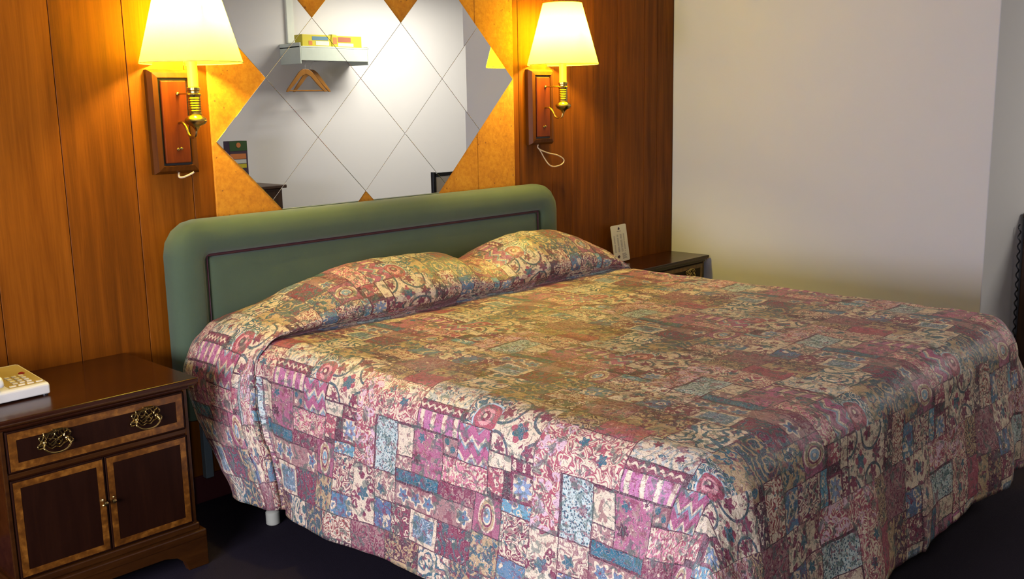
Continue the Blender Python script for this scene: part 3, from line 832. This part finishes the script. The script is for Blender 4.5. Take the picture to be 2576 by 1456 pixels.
cbl = MB(); pts = []
for k in range(60):
    a = k * 1.3; pts.append((2.315 + .005 * math.cos(a) + .0006 * k, RE - .022 + .005 * math.sin(a), .80 - k * .0095))
tag(cbl.tube(pts, .0035, 6, steps=3).build('cable', MT['black'], smooth=True), 'coiled black cable hanging down beside the dark cabinet', 'cable')

# ------------------------------------------------------------------ opposite side of the room (seen in the mirror)
dz_ = empty('dresser', (1.765, YF + .012, 0)); tag(dz_, 'dark wooden dresser against the opposite wall, seen in the mirror below the green packet', 'dresser')
MB().box(-.60, .60, 0, .44, .06, .69).build('carcass', MT['oldwood'], dz_, bevel=.004)
MB().box(-.62, .635, 0, .47, .69, .72).build('top', MT['oldwood'], dz_, bevel=.006)
for i in range(2):
    for j in range(2):
        d_ = MB().box(-.58 + i * .59, -.01 + i * .59, .44, .455, .09 + j * .30, .37 + j * .30).build('drawer', MT['oldwood'], dz_, bevel=.004)
        MB().lathe([(.004, 0), (.004, -.012), (.012, -.018), (.010, -.026), (.002, -.028)], 14, (-.295 + i * .59, .455, .23 + j * .30), axis='y').build('knob', MT['brass'], d_, smooth=True)
for sx in (-.56, .56):
    for sy in (.04, .40): MB().box(sx - .02, sx + .02, sy - .02, sy + .02, 0, .06).build('foot', MT['oldwood'], dz_)

pk = empty('packet', (2.03, -4.72, .7205)); tag(pk, 'tall green and orange packet standing on the opposite dresser, seen in the mirror', 'packet')
MB().box(-.088, .088, -.05, .05, 0, .40).build('carton', MT['inkd'], pk, bevel=.003)
fr_ = [('green_band', MT['green'], .315, .40), ('orange_band', MT['orange'], .245, .29), ('pale_band', MT['boxw'], .205, .24), ('yellow_band', MT['boxy'], .165, .20)]
for nm, mt_, a, b in fr_: MB().box(-.086, .086 if nm == 'green_band' else .07, .0495, .0515, a, b).build(nm, mt_, pk)
MB().lathe([(.022, 0), (.022, .002)], 16, (0, .0535, .365), axis='y').build('emblem', MT['orange'], pk)

rk = empty('coat_rack', (3.12, YF + .001, 1.80)); tag(rk, 'white wall mounted coat rack shelf on the opposite wall, seen in the mirror', 'coat rack')
MB().box(-.40, -.385, 0, .32, -.01, .18).build('side_plate', MT['rack'], rk, bevel=.004)
MB().box(.385, .40, 0, .32, -.01, .16).build('side_plate', MT['rack'], rk, bevel=.004)
MB().box(-.40, .40, 0, .32, .135, .15).build('shelf', MT['rack'], rk, bevel=.003)
MB().box(-.385, .385, .305, .318, .02, .135).build('front_rail', MT['rack'], rk, bevel=.003)
for px_ in (-.33, -.19, -.02, .15): MB().tube([(px_, 0, .03), (px_, .315, .03)], .005, 10, smooth=False).build('hanging_peg', MT['chrome'], rk, smooth=True)

def hanger(x, y, rot, label):
    t = empty('clothes_hanger', (x, y, 1.822), rot); tag(t, label, 'clothes hanger', 'wooden hangers on the coat rack')
    mb = MB()
    for sx in (-1, 1):
        top = [(0, -.078), (sx * .03, -.080), (sx * .07, -.105), (sx * .14, -.185), (sx * .205, -.262), (sx * .215, -.285), (sx * .195, -.285), (sx * .12, -.215), (sx * .055, -.148), (0, -.122)]
        mb.prism(top, 'y', -.008, .008)
    mb.build('shoulder', MT['hanger'], t, bevel=.002)
    MB().tube([(-.20, 0, -.274), (.20, 0, -.274)], .006, 8, smooth=False).build('trouser_bar', MT['hanger'], t, smooth=True)
    MB().tube([(0, 0, -.08), (0, 0, -.045), (.008, 0, -.03), (.020, 0, -.012), (.020, 0, .006), (.006, 0, .0165), (-.010, 0, .0165), (-.018, 0, .006)], .0022, 6).build('hook', MT['chrome'], t, smooth=True)
hanger(2.79, -4.71, .03, 'brown wooden clothes hanger nearest the rack end plate, seen in the mirror')
hanger(2.93, -4.82, -.03, 'brown wooden clothes hanger further from the end plate, behind the other, seen in the mirror')

def carton(x, w_, label, kind):
    t = empty('carton', (x, YF + .20, 1.951)); tag(t, label, 'box', 'yellow cartons on the coat rack')
    MB().box(-w_ / 2, w_ / 2, -.06, .06, 0, .108).build('box_body', MT['boxy'], t, bevel=.003)
    if kind == 0:
        MB().box(-.06, .12, .0595, .0615, .058, .092).build('blue_band', MT['boxb'], t)
        MB().box(-.02, .13, .0595, .0615, .012, .05).build('pale_panel', MT['boxw'], t)
        MB().box(-.10, -.06, .0595, .0615, .012, .05).build('orange_patch', MT['orange'], t)
    else:
        MB().box(-.13, .02, .0595, .0615, .050, .095).build('red_band', MT['boxr'], t)
        MB().box(-.13, .05, .0595, .0615, .010, .040).build('pale_panel', MT['boxw'], t)
carton(2.965, .34, 'yellow carton with blue band on the rack shelf, near the end plate', 0)
carton(3.335, .30, 'yellow carton with red brown band at the far end of the rack shelf', 1)
t = empty('pouch', (3.16, YF + .24, 1.951)); tag(t, 'small yellow and orange pouch between the two cartons on the rack shelf', 'pouch')
MB().prism([(-.035, 0), (.035, 0), (.04, .06), (.03, .115), (-.03, .12), (-.04, .06)], 'y', -.03, .03).build('pouch_body', MT['boxy'], t, bevel=.008, seg=3)
MB().box(-.02, .025, .0305, .032, .03, .09).build('orange_label', MT['orange'], t)

# upright chair whose back shows at the mirror's lower right
chx = empty('chair', (2.62, -2.55, 0), 0.0); tag(chx, 'dark framed chair with pale upholstered back, seen at the lower right of the mirror', 'chair')
for sx in (-.21, .21):
    MB().box(sx - .015, sx + .015, -.015, .015, 0, .90).build('back_post', MT['black'], chx, bevel=.003)
    MB().box(sx - .015, sx + .015, -.42, -.39, 0, .44).build('leg', MT['black'], chx, bevel=.003)
MB().box(-.21, .21, -.015, .015, .86, .89).build('top_rail', MT['black'], chx, bevel=.003)
MB().box(-.193, .193, -.012, .012, .52, .858).build('back_pad', MT['card'], chx, bevel=.008)
MB().box(-.225, .225, -.43, .01, .44, .49).build('seat', MT['card'], chx, bevel=.015)
